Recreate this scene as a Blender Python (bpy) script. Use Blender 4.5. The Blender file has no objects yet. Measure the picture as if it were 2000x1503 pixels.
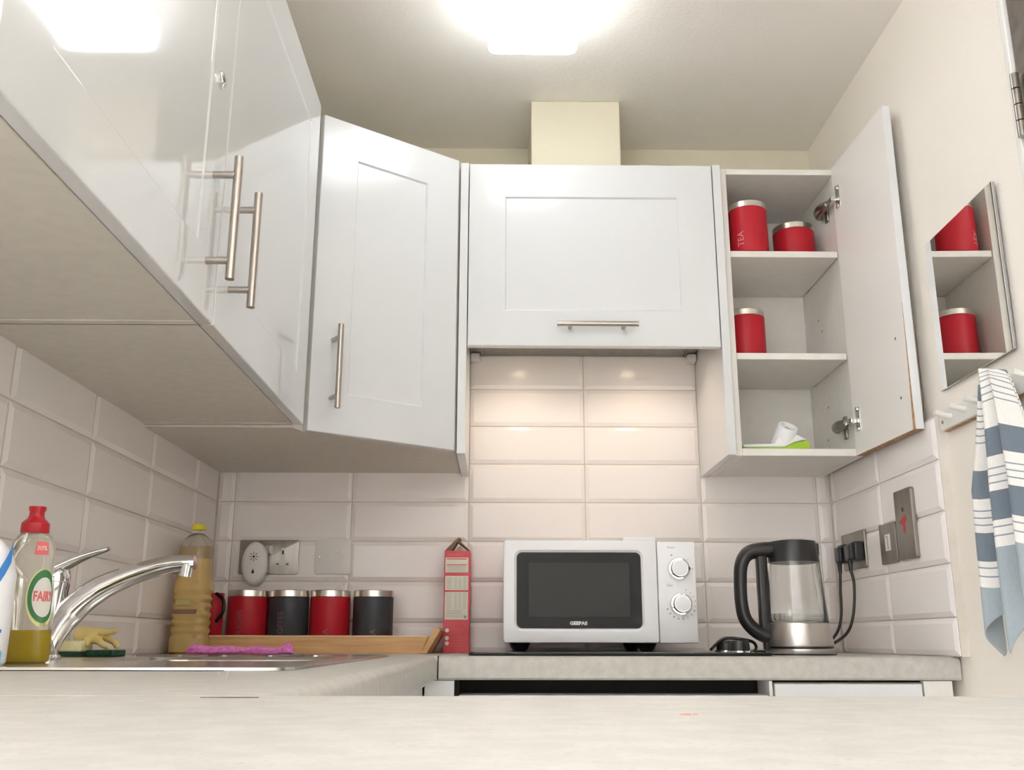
import bpy, bmesh, math, random
from mathutils import Vector, Matrix
random.seed(4)
S = bpy.context.scene
COL = S.collection
PI = math.pi

# ------------------------------------------------------------------ camera, world, exposure
S.view_settings.view_transform = 'Standard'
S.view_settings.look = 'None'
S.view_settings.gamma = 1.0
S.view_settings.use_curve_mapping = False
S.view_settings.exposure = 1.12
try:
    S.cycles.max_bounces = 14; S.cycles.transmission_bounces = 12; S.cycles.transparent_max_bounces = 12
    S.cycles.diffuse_bounces = 6; S.cycles.glossy_bounces = 6
    S.cycles.sample_clamp_indirect = 4.0
    S.cycles.use_denoising = True
except Exception: pass

F_PX, PITCH, YAW, ROLL = 1893.677, 0.2580, 0.0124, -0.0014
def cam_dir(X, Y, d):
    c, s = math.cos(ROLL), math.sin(ROLL); x = X*c + Y*s; u = -X*s + Y*c
    c, s = math.cos(PITCH), math.sin(PITCH); y = d*c - u*s; z = d*s + u*c
    c, s = math.cos(YAW), math.sin(YAW); return Vector((x*c + y*s, -x*s + y*c, z))
cd = bpy.data.cameras.new('camera'); cam = bpy.data.objects.new('camera', cd); COL.objects.link(cam)
cd.sensor_fit = 'HORIZONTAL'; cd.sensor_width = 36.0; cd.lens = 36.0*F_PX/2000.0
cd.clip_start = 0.01; cd.clip_end = 50
r_, u_, b_ = cam_dir(1, 0, 0), cam_dir(0, 1, 0), -cam_dir(0, 0, 1)
cam.matrix_world = Matrix(((r_.x, u_.x, b_.x, .0798), (r_.y, u_.y, b_.y, -2.4919), (r_.z, u_.z, b_.z, .9336), (0, 0, 0, 1)))
S.camera = cam

W = bpy.data.worlds.new('world'); S.world = W; W.use_nodes = True
bg = W.node_tree.nodes['Background']; bg.inputs[0].default_value = (.82, .89, 1.02, 1); bg.inputs[1].default_value = 10.5

LAMP_E = 4.4      # emission of the ceiling fitting
HOOD_W = 0.085       # watts of each hood spot

# ------------------------------------------------------------------ materials
def mat(name, col, rough=.5, metal=0., spec=.5, coat=0., trans=0., ior=1.45, emis=None, es=0., bump=None, sheen=0.):
    m = bpy.data.materials.new(name); m.use_nodes = True
    b = m.node_tree.nodes['Principled BSDF']
    b.inputs['Base Color'].default_value = (*col, 1); b.inputs['Roughness'].default_value = rough
    b.inputs['Metallic'].default_value = metal; b.inputs['Specular IOR Level'].default_value = spec
    b.inputs['Coat Weight'].default_value = coat; b.inputs['Coat Roughness'].default_value = .03
    b.inputs['Transmission Weight'].default_value = trans; b.inputs['IOR'].default_value = ior
    if sheen: b.inputs['Sheen Weight'].default_value = sheen
    if emis: b.inputs['Emission Color'].default_value = (*emis, 1); b.inputs['Emission Strength'].default_value = es
    if bump:
        nt = m.node_tree; tc = nt.nodes.new('ShaderNodeTexCoord'); n = nt.nodes.new('ShaderNodeTexNoise')
        n.inputs['Scale'].default_value = bump[0]; n.inputs['Detail'].default_value = 3
        bp = nt.nodes.new('ShaderNodeBump'); bp.inputs['Strength'].default_value = bump[1]; bp.inputs['Distance'].default_value = bump[2]
        nt.links.new(tc.outputs['Object'], n.inputs['Vector']); nt.links.new(n.outputs['Fac'], bp.inputs['Height'])
        nt.links.new(bp.outputs['Normal'], b.inputs['Normal'])
    return m
def mottled(name, c1, c2, scale, rough=.5, detail=4, lo=.35, hi=.65, stretch=None, c3=None, bump=0., metal=0., coat=0.):
    m = mat(name, c1, rough, metal=metal, coat=coat); nt = m.node_tree; b = nt.nodes['Principled BSDF']
    tc = nt.nodes.new('ShaderNodeTexCoord'); mp = nt.nodes.new('ShaderNodeMapping')
    if stretch: mp.inputs['Scale'].default_value = stretch
    n = nt.nodes.new('ShaderNodeTexNoise'); n.inputs['Scale'].default_value = scale; n.inputs['Detail'].default_value = detail
    cr = nt.nodes.new('ShaderNodeValToRGB'); cr.color_ramp.elements[0].position = lo; cr.color_ramp.elements[1].position = hi
    cr.color_ramp.elements[0].color = (*c1, 1); cr.color_ramp.elements[1].color = (*c2, 1)
    nt.links.new(tc.outputs['Object'], mp.inputs[0]); nt.links.new(mp.outputs[0], n.inputs['Vector'])
    nt.links.new(n.outputs['Fac'], cr.inputs[0]); out = cr.outputs[0]
    if c3:
        n2 = nt.nodes.new('ShaderNodeTexNoise'); n2.inputs['Scale'].default_value = scale*7; n2.inputs['Detail'].default_value = 2
        r2 = nt.nodes.new('ShaderNodeValToRGB'); r2.color_ramp.elements[0].position = .55; r2.color_ramp.elements[1].position = .75
        nt.links.new(mp.outputs[0], n2.inputs['Vector']); nt.links.new(n2.outputs['Fac'], r2.inputs[0])
        mx = nt.nodes.new('ShaderNodeMixRGB'); mx.inputs[2].default_value = (*c3, 1)
        nt.links.new(r2.outputs[0], mx.inputs[0]); nt.links.new(out, mx.inputs[1]); out = mx.outputs[0]
    nt.links.new(out, b.inputs['Base Color'])
    if bump:
        bp = nt.nodes.new('ShaderNodeBump'); bp.inputs['Strength'].default_value = bump; bp.inputs['Distance'].default_value = .001
        nt.links.new(n.outputs['Fac'], bp.inputs['Height']); nt.links.new(bp.outputs['Normal'], b.inputs['Normal'])
    return m
M = {}
M['gloss'] = mat('white_gloss_door', (.71, .715, .72), .07, spec=.55, coat=.3)
M['satin'] = mat('white_satin_door', (.70, .705, .71), .16, spec=.5)
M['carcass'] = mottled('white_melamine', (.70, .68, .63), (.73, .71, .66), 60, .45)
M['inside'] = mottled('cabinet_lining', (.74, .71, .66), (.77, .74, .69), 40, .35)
M['doorback'] = mat('melamine_door_back', (.88, .845, .80), .32)
M['brushed'] = mottled('bright_brushed_steel', (.50, .47, .43), (.56, .53, .49), 60, .34, stretch=(1, 1, .05), metal=1.)
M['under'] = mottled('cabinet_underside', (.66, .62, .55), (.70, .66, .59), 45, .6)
M['chip'] = mottled('exposed_chipboard', (.30, .17, .09), (.48, .30, .17), 90, .85)
M['wallp'] = mat('cream_wall_paint', (.88, .82, .73), .75, spec=.25, bump=(160, .25, .002))
M['backp'] = mat('pale_wall_paint', (.70, .65, .51), .8, spec=.2, bump=(160, .25, .002))
M['rearp'] = mat('beige_hall_paint', (.76, .74, .71), .8, spec=.2)
M['ceil'] = mat('ceiling_paint', (.88, .85, .79), .9, spec=.1, bump=(120, .3, .002))
M['tile'] = mat('glazed_white_tile', (.90, .85, .825), .16, spec=.45)
M['grout'] = mottled('tile_grout', (.56, .50, .43), (.70, .66, .59), 9, .9)
M['floor'] = mottled('floor_vinyl', (.55, .50, .43), (.63, .58, .50), 6, .5)
M['top'] = mottled('speckled_laminate', (.405, .39, .35), (.465, .447, .408), 55, .38, detail=6, lo=.38, hi=.62, c3=(.36, .35, .315))
M['trim'] = mat('white_gloss_trim', (.80, .78, .73), .3)
M['brown'] = mottled('dark_brown_door', (.10, .082, .065), (.15, .125, .10), 30, .5)
M['steel'] = mottled('brushed_steel', (.27, .25, .225), (.32, .30, .27), 60, .42, stretch=(1, 1, .05), metal=1.)
M['steelh'] = mat('handle_steel', (.42, .38, .34), .3, metal=1.)
M['sink'] = mat('sink_steel', (.62, .60, .57), .2, metal=1., bump=(25, .15, .001))
M['chrome'] = mat('chrome', (.80, .80, .80), .06, metal=1.)
M['lid'] = mat('steel_lid', (.70, .66, .60), .30, metal=1.)
M['dkmetal'] = mat('hinge_metal', (.33, .30, .27), .3, metal=1.)
M['red'] = mat('red_enamel', (.41, .012, .022), .42, spec=.3)
M['slate'] = mat('charcoal_enamel', (.045, .047, .052), .42, spec=.3)
M['grey'] = mat('grey_lettering', (.17, .09, .09), .5)
M['greyl'] = mat('pale_lettering', (.55, .22, .23), .5)
M['black'] = mat('black_plastic', (.016, .015, .015), .35)
M['blackg'] = mat('black_glass', (.012, .012, .011), .15, spec=.2)
M['window'] = mat('microwave_window', (.040, .041, .038), .35, spec=.15)
M['whitep'] = mat('white_plastic', (.89, .89, .905), .28)
M['whitem'] = mat('white_matt_plastic', (.78, .76, .73), .4)
M['dot'] = mat('grey_print', (.30, .29, .28), .5)
M['cream'] = mat('warm_reveal', (.80, .73, .62), .4)
M['lamp'] = mat('opal_lamp', (.9, .9, .88), .4, emis=(.93, .97, 1.0), es=LAMP_E)
M['bulb'] = mat('hood_bulb', (.9, .85, .8), .4, emis=(1, .78, .52), es=9)
M['wood'] = mottled('tray_wood', (.44, .23, .085), (.55, .32, .135), 9, .45, stretch=(1, 6, 14))
M['woodl'] = mottled('tray_wood_edge', (.60, .41, .23), (.66, .47, .28), 10, .45, stretch=(1, 6, 10))
M['woodd'] = mottled('tray_wood_dark', (.16, .06, .03), (.24, .10, .05), 9, .4)
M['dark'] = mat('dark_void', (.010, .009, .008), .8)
M['mirror'] = mat('mirror_glass', (.93, .93, .92), .01, metal=1.)
M['glass'] = mat('clear_glass', (.98, .99, .98), .01, trans=1., ior=1.45)
M['water'] = mat('water', (.97, .99, .98), .0, trans=1., ior=1.33)
M['pet'] = mat('clear_bottle', (.90, .88, .80), .10, trans=.86, ior=1.3)
M['liq'] = mat('green_yellow_liquid', (.27, .19, .012), .25, trans=.0, ior=1.33)
M['oil'] = mat('vegetable_oil', (.70, .50, .20), .12, trans=.45, ior=1.3)
M['oilcap'] = mat('yellow_cap', (.66, .55, .03), .4)
M['redp'] = mat('red_plastic', (.40, .008, .016), .35)
M['redlab'] = mat('red_label', (.62, .10, .10), .45)
M['whitelab'] = mat('white_label', (.78, .76, .70), .5)
M['greenlab'] = mat('green_label', (.035, .17, .06), .5)
M['yellab'] = mat('yellow_label', (.70, .68, .28), .5)
M['bluelab'] = mat('blue_label', (.03, .17, .46), .4)
M['cyanlab'] = mat('cyan_label', (.10, .42, .62), .4)
M['card'] = mottled('red_carton', (.52, .028, .042), (.57, .05, .062), 30, .45)
M['cardd'] = mat('brown_card_inside', (.21, .12, .08), .8)
M['cream2'] = mottled('carton_panel', (.70, .67, .55), (.74, .71, .60), 20, .6)
M['pink'] = mottled('pink_terry', (.55, .12, .38), (.68, .24, .50), 160, .95, bump=.9)
M['glove'] = mottled('yellow_rubber', (.66, .50, .16), (.76, .62, .28), 14, .55)
M['sponge'] = mottled('yellow_sponge', (.72, .66, .36), (.78, .72, .44), 120, .95, bump=.8)
M['scour'] = mottled('green_scourer', (.01, .035, .02), (.02, .07, .035), 200, .95, bump=.8)
M['lime'] = mat('lime_plastic', (.30, .47, .02), .35)
M['redpaint'] = mat('red_paint_mark', (.42, .02, .02), .5)
M['sticker'] = mat('white_sticker', (.80, .78, .73), .6)
M['stain'] = mat('red_stain', (.52, .20, .13), .7)
M['stain2'] = mat('maroon_print', (.20, .09, .06), .5)
M['oillab'] = mat('olive_print', (.36, .30, .12), .5)
M['seamshade'] = mat('brown_seam_shade', (.17, .14, .11), .8)
M['burn'] = mat('dark_chip', (.09, .05, .035), .8)

# towel: bands along the cloth (UV.v is the distance down the cloth in metres)
def towel_mat():
    m = mat('striped_cotton', (.8, .8, .8), .95, spec=.1, sheen=.2); nt = m.node_tree; b = nt.nodes['Principled BSDF']
    uv = nt.nodes.new('ShaderNodeUVMap'); sp = nt.nodes.new('ShaderNodeSeparateXYZ'); nt.links.new(uv.outputs[0], sp.inputs[0])
    nz = nt.nodes.new('ShaderNodeTexNoise'); nz.inputs['Scale'].default_value = 60; nz.inputs['Detail'].default_value = 2
    sc = nt.nodes.new('ShaderNodeMath'); sc.operation = 'MULTIPLY'; sc.inputs[1].default_value = 1/.6
    nt.links.new(sp.outputs['Y'], sc.inputs[0])
    cr = nt.nodes.new('ShaderNodeValToRGB'); cr.color_ramp.interpolation = 'CONSTANT'
    wh, bl, lb, st = (.82, .79, .73), (.165, .195, .225), (.34, .385, .40), (.28, .31, .35)
    bands = [(0, bl), (.035, wh)]
    z = .055
    for k in range(9): bands += [(z, st), (z+.0022, wh)]; z += .0105
    el = cr.color_ramp.elements
    bands = [(0, wh), (.012, bl), (.040, wh)]
    for k in range(6): bands += [(.052+.0115*k, st), (.0542+.0115*k, wh)]
    bands += [(.157, bl), (.202, wh)]
    for k in range(4): bands += [(.211+.0115*k, st), (.2132+.0115*k, wh)]
    bands += [(.258, bl), (.306, wh), (.316, st), (.318, wh), (.330, st), (.332, wh), (.347, lb)]
    bands = bands[:32]
    el[0].position = 0; el[0].color = (*bands[0][1], 1); el[1].position = bands[1][0]/.6; el[1].color = (*bands[1][1], 1)
    for p, c in bands[2:]:
        e = el.new(p/.6); e.color = (*c, 1)
    nt.links.new(sc.outputs[0], cr.inputs[0])
    mx = nt.nodes.new('ShaderNodeMixRGB'); mx.blend_type = 'MULTIPLY'; mx.inputs[0].default_value = .25
    nt.links.new(cr.outputs[0], mx.inputs[1]); nt.links.new(nz.outputs['Fac'], mx.inputs[2])
    nt.links.new(mx.outputs[0], b.inputs['Base Color'])
    return m
M['towel'] = towel_mat()

# ------------------------------------------------------------------ mesh helpers
def new_bm(): return bmesh.new()
def add_box(bm, x0, x1, y0, y1, z0, z1, bev=0., seg=2):
    t = bmesh.new(); bmesh.ops.create_cube(t, size=1)
    for v in t.verts: v.co = Vector(((x0+x1)/2+v.co.x*(x1-x0), (y0+y1)/2+v.co.y*(y1-y0), (z0+z1)/2+v.co.z*(z1-z0)))
    if bev: bmesh.ops.bevel(t, geom=t.edges[:], offset=bev, segments=seg, profile=.5, affect='EDGES')
    merge(bm, t); return bm
def merge(bm, t, mtx=None):
    if mtx is not None: t.transform(mtx)
    me = bpy.data.meshes.new('tmp'); t.to_mesh(me); t.free(); bm.from_mesh(me); bpy.data.meshes.remove(me)
def frame_of(d):
    d = Vector(d).normalized(); a = Vector((0, 0, 1)) if abs(d.z) < .9 else Vector((0, 1, 0))
    x = a.cross(d).normalized(); return x, d.cross(x).normalized(), d
def add_cyl(bm, p0, p1, r0, r1=None, seg=28, cap=True):
    r1 = r0 if r1 is None else r1; p0, p1 = Vector(p0), Vector(p1); x, y, d = frame_of(p1-p0)
    a, b = [], []
    for i in range(seg):
        t = 2*PI*i/seg; q = x*math.cos(t)+y*math.sin(t); a.append(bm.verts.new(p0+q*r0)); b.append(bm.verts.new(p1+q*r1))
    for i in range(seg): j = (i+1) % seg; bm.faces.new((a[i], a[j], b[j], b[i]))
    if cap: bm.faces.new(a[::-1]); bm.faces.new(b)
    return bm
def add_lathe(bm, prof, c=(0, 0, 0), seg=40, sx=1., sy=1., capb=True, capt=True):
    rings = []
    for r, z in prof:
        rings.append([bm.verts.new((c[0]+r*sx*math.cos(2*PI*i/seg), c[1]+r*sy*math.sin(2*PI*i/seg), c[2]+z)) for i in range(seg)])
    for a, b in zip(rings, rings[1:]):
        for i in range(seg): j = (i+1) % seg; bm.faces.new((a[i], a[j], b[j], b[i]))
    if capb: bm.faces.new(rings[0][::-1])
    if capt: bm.faces.new(rings[-1])
    return bm
def smooth_path(pts, n=8):
    P = [Vector(p) for p in pts]; out = []
    for i in range(len(P)-1):
        p0, p1, p2, p3 = P[max(i-1, 0)], P[i], P[i+1], P[min(i+2, len(P)-1)]
        for k in range(n):
            t = k/n; out.append(.5*((2*p1)+(-p0+p2)*t+(2*p0-5*p1+4*p2-p3)*t*t+(-p0+3*p1-3*p2+p3)*t**3))
    out.append(P[-1]); return out
def add_tube(bm, pts, rad, seg=14, up=None, flat=1., sm=8, cap=True):
    """sweep an ellipse (rad across, rad*flat along 'up') down a smoothed path; rad may be a list"""
    R = rad if isinstance(rad, (list, tuple)) else [rad]*len(pts)
    P = smooth_path(pts, sm) if sm else [Vector(p) for p in pts]
    rr = []
    for i in range(len(P)):
        f = i/(sm or 1); k = min(int(f), len(R)-2); t = f-k; rr.append(R[k]*(1-t)+R[k+1]*t)
    rings = []; prev = None
    for i, p in enumerate(P):
        d = (P[min(i+1, len(P)-1)]-P[max(i-1, 0)]).normalized()
        if up is not None: y = (Vector(up)-d*Vector(up).dot(d)).normalized(); x = y.cross(d)
        elif prev is None: x, y, _ = frame_of(d)
        else: x = (prev-d*prev.dot(d)).normalized(); y = d.cross(x)
        prev = x
        rings.append([bm.verts.new(p+x*rr[i]*math.cos(2*PI*k/seg)+y*rr[i]*flat*math.sin(2*PI*k/seg)) for k in range(seg)])
    for a, b in zip(rings, rings[1:]):
        for i in range(seg): j = (i+1) % seg; bm.faces.new((a[i], a[j], b[j], b[i]))
    if cap: bm.faces.new(rings[0][::-1]); bm.faces.new(rings[-1])
    return bm
def add_prism(bm, poly, a0, a1, axis='z', bev=0.):
    t = bmesh.new()
    def P(u, v, w): return {'z': (u, v, w), 'y': (u, w, v), 'x': (w, u, v)}[axis]
    A = [t.verts.new(P(u, v, a0)) for u, v in poly]; B = [t.verts.new(P(u, v, a1)) for u, v in poly]
    t.faces.new(A[::-1]); t.faces.new(B)
    for i in range(len(poly)): j = (i+1) % len(poly); t.faces.new((A[i], A[j], B[j], B[i]))
    bmesh.ops.recalc_face_normals(t, faces=t.faces[:])
    if bev: bmesh.ops.bevel(t, geom=t.edges[:], offset=bev, segments=2, profile=.5, affect='EDGES')
    merge(bm, t); return bm
def rrect(x0, x1, y0, y1, r, n=6):
    out = []
    for cx, cy, a in ((x1-r, y1-r, 0), (x0+r, y1-r, 90), (x0+r, y0+r, 180), (x1-r, y0+r, 270)):
        for i in range(n+1):
            t = math.radians(a+90*i/n); out.append((cx+r*math.cos(t), cy+r*math.sin(t)))
    return out
def add_rings(bm, rings):
    """loft closed loops of equal length, capping both ends"""
    R = [[bm.verts.new(p) for p in r] for r in rings]
    for a, b in zip(R, R[1:]):
        for i in range(len(a)): j = (i+1) % len(a); bm.faces.new((a[i], a[j], b[j], b[i]))
    bm.faces.new(R[0][::-1]); bm.faces.new(R[-1]); return bm
def text_bm(body, size, depth=.0004, align='CENTER', bold=0.):
    cu = bpy.data.curves.new('t', 'FONT'); cu.body = body; cu.size = size; cu.extrude = depth; cu.align_x = align; cu.align_y = 'CENTER'
    cu.offset = bold; cu.resolution_u = 3
    o = bpy.data.objects.new('t', cu); COL.objects.link(o); bpy.context.view_layer.update()
    me = bpy.data.meshes.new_from_object(o.evaluated_get(bpy.context.evaluated_depsgraph_get()))
    b = bmesh.new(); b.from_mesh(me); bpy.data.objects.remove(o); bpy.data.curves.remove(cu); bpy.data.meshes.remove(me)
    return b
def obj(name, bm, m, parent=None, smooth=None, local=False, label=None):
    if bm.faces and name not in ('towel',): bmesh.ops.recalc_face_normals(bm, faces=bm.faces[:])
    me = bpy.data.meshes.new(name); bm.to_mesh(me); bm.free()
    o = bpy.data.objects.new(name, me); COL.objects.link(o)
    for mm in (m if isinstance(m, (list, tuple)) else [m]): me.materials.append(M[mm] if isinstance(mm, str) else mm)
    if smooth is not None:
        for p in me.polygons: p.use_smooth = True
        me.set_sharp_from_angle(angle=math.radians(smooth))
    if parent is not None:
        o.parent = parent
        if not local:
            chain = Vector((0, 0, 0)); q = parent
            while q is not None: chain += q.location; q = q.parent
            me.transform(Matrix.Translation(-chain))
    if label: o['label'] = label
    return o
def thing(name, label, cat, loc=(0, 0, 0), rotz=0, group=None):
    o = bpy.data.objects.new(name, None); COL.objects.link(o); o.empty_display_size = .05
    o.location = loc; o.rotation_euler = (0, 0, rotz); o['label'] = label; o['category'] = cat
    if group: o['group'] = group
    return o
def tag(o, label, cat, group=None):
    o['label'] = label; o['category'] = cat
    if group: o['group'] = group
    return o
def struct(name, bm, m, parent=None, smooth=None):
    o = obj(name, bm, m, parent, smooth)
    if parent is None: o['kind'] = 'structure'
    return o
def box_bm(*a, **k): return add_box(new_bm(), *a, **k)

# ------------------------------------------------------------------ room shell
WT = .906                      # worktop surface height
CEIL = 2.287
WL, WR = -.655, .955
REAR = -3.6
struct('floor', box_bm(WL-2.0, WR+.1, REAR, .1, -.05, 0), 'floor')
struct('ceiling', box_bm(WL-2.0, WR+.1, REAR, .1, CEIL, CEIL+.05), 'ceil')
wb = struct('wall_back', box_bm(WL-.1, WR+.1, .004, .1, 0, CEIL), 'backp')
struct('wall_rear', box_bm(-1.20, WR+.1, REAR-.1, REAR, 0, CEIL), 'rearp')  # unseen wall behind the camera, width shaped to steer light and reflections
wl = struct('wall_left', box_bm(WL-.1, WL, -2.62, .004, 0, CEIL), 'wallp')
wr = struct('wall_right', box_bm(WR, WR+.1, REAR, .004, 0, CEIL), 'wallp')
# boxed-in duct above the hood
struct('trim_1', box_bm(.156, .385, -.25, .004, 2.075, CEIL, bev=.003), 'backp')

Z0 = .978; ROWS = [WT+.001]+[Z0+.1*k for k in range(8)]
def tile_bm(us, vs, P, lift=.0055, bev=.011, gap=.0012):
    bm = new_bm()
    for u0, u1 in zip(us, us[1:]):
        for v0, v1 in zip(vs, vs[1:]):
            if u1-u0 < .012: continue
            if v1-v0 < .012: continue
            b = min(bev, (u1-u0)*.4, (v1-v0)*.4)
            full = lambda i, w: [P(u0+i, v0+i, w), P(u1-i, v0+i, w), P(u1-i, v1-i, w), P(u0+i, v1-i, w)]
            R = [[bm.verts.new(p) for p in full(gap, 0)], [bm.verts.new(p) for p in full(gap, .002)],
                 [bm.verts.new(p) for p in full(b, lift)]]
            for a, c in zip(R, R[1:]):
                for i in range(4): j = (i+1) % 4; bm.faces.new((a[i], a[j], c[j], c[i]))
            bm.faces.new(R[-1]); bm.faces.new(R[0][::-1])
    return bm
def tiled(parent, us, vs, P, gb):
    obj('grout', gb, 'grout', parent)
    obj('tiling', tile_bm(us, vs, P), 'tile', parent)
GL, GR = -.648, .939
tiled(wb, [-.643, -.6, -.3, 0, .3, .6, .9, .934], ROWS, lambda u, v, w: (u, -w, v), box_bm(GL, GR, 0, .004, WT, 1.676))
tiled(wl, [-1.99, -1.69, -1.39, -1.09, -.79, -.49, -.19, -.006], ROWS[:6], lambda u, v, w: (GL+w, u, v), box_bm(WL, GL, -1.99, 0, WT, 1.478))
tiled(wr, [-.632, -.33, -.03, -.006], ROWS[:5]+[1.362], lambda u, v, w: (GR-w, u, v), box_bm(GR, WR, -.634, 0, WT, 1.364))

# architrave and brown door on the right wall, nearer the camera
bm = new_bm(); add_box(bm, WR-.012, WR, -1.052, -1.034, 0, 2.08, bev=.002); add_box(bm, WR-.022, WR, -1.066, -1.052, 0, 2.08, bev=.002)
add_box(bm, WR-.022, WR, -1.90, -1.034, 2.08, 2.13, bev=.003); add_box(bm, WR-.022, WR, -1.93, -1.885, 0, 2.08, bev=.003)
struct('trim_2', bm, 'trim')
d1 = struct('door_1', box_bm(WR-.016, WR, -1.88, -1.069, .01, 2.075, bev=.002), 'brown')
bm = new_bm(); add_box(bm, WR-.0185, WR-.0155, -1.105, -1.072, 1.725, 1.842, bev=.001)
for k in range(4): add_cyl(bm, (WR-.028, -1.082, 1.727+k*.029), (WR-.028, -1.082, 1.754+k*.029), .0068)
obj('hinge', bm, 'dkmetal', d1, 40, label='worn steel butt hinge')

# ------------------------------------------------------------------ ceiling lamp
t = thing('ceiling_lamp', 'square white ceiling lamp, lit, fixed above the hood', 'lamp', (.148, -.70, CEIL))
bm = new_bm(); add_prism(bm, rrect(.049, .247, -.83, -.574, .02), 2.205, 2.262, 'z', bev=.006); obj('lamp_shade', bm, 'lamp', t, 40)
bm = new_bm(); add_prism(bm, rrect(.056, .240, -.823, -.581, .02), 2.262, CEIL, 'z'); obj('base_plate', bm, 'trim', t)

# ------------------------------------------------------------------ cabinet parts
def shaker_bm(w, h, t=.018, fw=.088, dep=.004, x0=0, z0=0, flat=False):
    """door: local x along the width, front face looks to -y, back face at y = 0"""
    bm = new_bm()
    def r(i, y, f=None):
        a = i; return [(x0+a, y, z0+a), (x0+w-a, y, z0+a), (x0+w-a, y, z0+h-a), (x0+a, y, z0+h-a)]
    rings = [r(0, 0), r(0, -t+.002), r(.0006, -t+.0006), r(.002, -t)]
    if not flat: rings += [r(fw, -t), r(fw+.0035, -t+dep), r(fw+.006, -t+dep)]
    add_rings(bm, rings); return bm
def bar_handle(p0, p1, n, stand, parent, posts=(.15, .85), r=.0062, local=True, name='handle'):
    bm = new_bm(); p0, p1, n = Vector(p0), Vector(p1), Vector(n).normalized()
    add_cyl(bm, p0+n*stand, p1+n*stand, r, seg=24)
    for k in posts: q = p0.lerp(p1, k); add_cyl(bm, q, q+n*stand, r*.82, seg=20)
    return obj(name, bm, 'steelh', parent, 40, local=local)
def board(bm, *a): add_box(bm, *a, bev=.0008, seg=1)

# left run: two wall cabinets, doors face +x at X = -.321
LX, LZ0, LZ1 = -.321, 1.358, 2.083
def left_cab(y0, y1, label, lock=False, handle_y=None):
    t = thing('wall_cabinet', label, 'cabinet', (GL, (y0+y1)/2, LZ0))
    bm = new_bm(); xf = LX-.0215
    board(bm, GL+.001, xf, y0, y0+.016, LZ0, LZ1); board(bm, GL+.001, xf, y1-.016, y1, LZ0, LZ1)
    board(bm, GL+.001, xf, y0+.016, y1-.016, LZ0+.001, LZ0+.017); board(bm, GL+.001, xf, y0+.016, y1-.016, LZ1-.017, LZ1-.001)
    board(bm, GL+.001, GL+.009, y0+.016, y1-.016, LZ0+.017, LZ1-.017)
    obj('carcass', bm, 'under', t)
    d = obj('door', shaker_bm(y1-y0-.004, LZ1-LZ0, fw=.088, dep=.0022), 'gloss', t, local=True)
    d.location = (LX-.018-GL, y0+.002-(y0+y1)/2, 0); d.rotation_euler = (0, 0, PI/2)
    hy = handle_y-(y0+.002)
    bar_handle((hy, -.018, .0475), (hy, -.018, .2295), (0, -1, 0), .034, d)
    if lock:
        lk = new_bm(); c = (-1.262-(y0+.002), 1.7047-LZ0)
        add_lathe(lk, [(.0130, 0), (.0130, .003), (.0108, .0045), (.0092, .0045), (.0075, .003)]); lk.transform(Matrix.Rotation(PI/2, 4, 'X'))
        add_box(lk, -.0007, .0007, -.0052, -.002, -.004, .004); lk.transform(Matrix.Translation((c[0], -.018, c[1])))
        obj('lock', lk, 'chrome', d, 35, local=True)
    return t
left_cab(-1.815, -1.2042, 'white gloss wall cabinet nearest the camera, with a small round lock', True, -1.256)
far_cab = left_cab(-1.2038, -.5575, 'white gloss wall cabinet between the locked one and the angled corner one', False, -1.142)

# diagonal corner cabinet
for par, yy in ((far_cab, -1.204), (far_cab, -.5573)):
    obj('seam_shade_strip', box_bm(GL+.001, LX-.022, yy-.0009, yy+.0009, LZ0-.0004, LZ0+.003), 'seamshade', par)  # dark strips painting the shade in the seams between units
A, B = Vector((-.3185, -.536, 0)), Vector((-.0225, -.3215, 0)); CZ0, CZ1 = 1.352, 2.077
t = thing('corner_wall_cabinet', 'white corner wall cabinet with an angled door and bar handle', 'cabinet', (-.33, -.25, CZ0))
dv = (B-A).normalized(); nv = Vector((dv.y, -dv.x, 0)); th = math.atan2(dv.y, dv.x)
a2, b2 = A-nv*.020, B-nv*.020
bm = new_bm(); add_prism(bm, [(GL+.001, -.001), (GL+.001, -.557), (a2.x-.012, -.557), (a2.x, a2.y), (b2.x, b2.y), (-.0215, -.30), (-.0215, -.001)], CZ0+.001, CZ1-.001, 'z', bev=.001)
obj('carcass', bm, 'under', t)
w = (B-A).length
d = obj('door', shaker_bm(w-.003, CZ1-CZ0, fw=.088), 'satin', t, local=True)
q = A-nv*.018+dv*.0015; d.location = (q.x+.33, q.y+.25, 0); d.rotation_euler = (0, 0, th)
bar_handle((.049, -.018, .048), (.049, -.018, .230), (0, -1, 0), .034, d)

# hood cabinet with its lift-up door and two side panels
t = thing('hood_cabinet', 'white cabinet over the microwave with a lift-up door and lit extractor below', 'cabinet', (.3, -.15, 1.6))
bm = new_bm(); board(bm, .002, .018, -.298, -.001, 1.672, 2.068); board(bm, .582, .598, -.298, -.001, 1.672, 2.068)
board(bm, .018, .582, -.298, -.001, 2.052, 2.068); board(bm, .018, .582, -.010, -.001, 1.69, 2.052)
obj('carcass', bm, 'carcass', t)
bm = new_bm(); add_box(bm, .004, .596, -.297, -.001, 1.670, 1.6715)
for sx in (.133, .441): add_cyl(bm, (sx, -.18, 1.6685), (sx, -.18, 1.6705), .034)
add_box(bm, .20, .375, -.26, -.06, 1.667, 1.670, bev=.001)
add_box(bm, .030, .034, -.29, -.02, 1.664, 1.670); add_box(bm, .566, .570, -.29, -.02, 1.664, 1.670)
obj('extractor_plate', bm, 'steel', t)
for sx in (.013, .586): obj('bracket', box_bm(sx-.012, sx+.012, -.040, -.007, 1.648, 1.669, bev=.004), 'whitem', t, 40)
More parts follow.
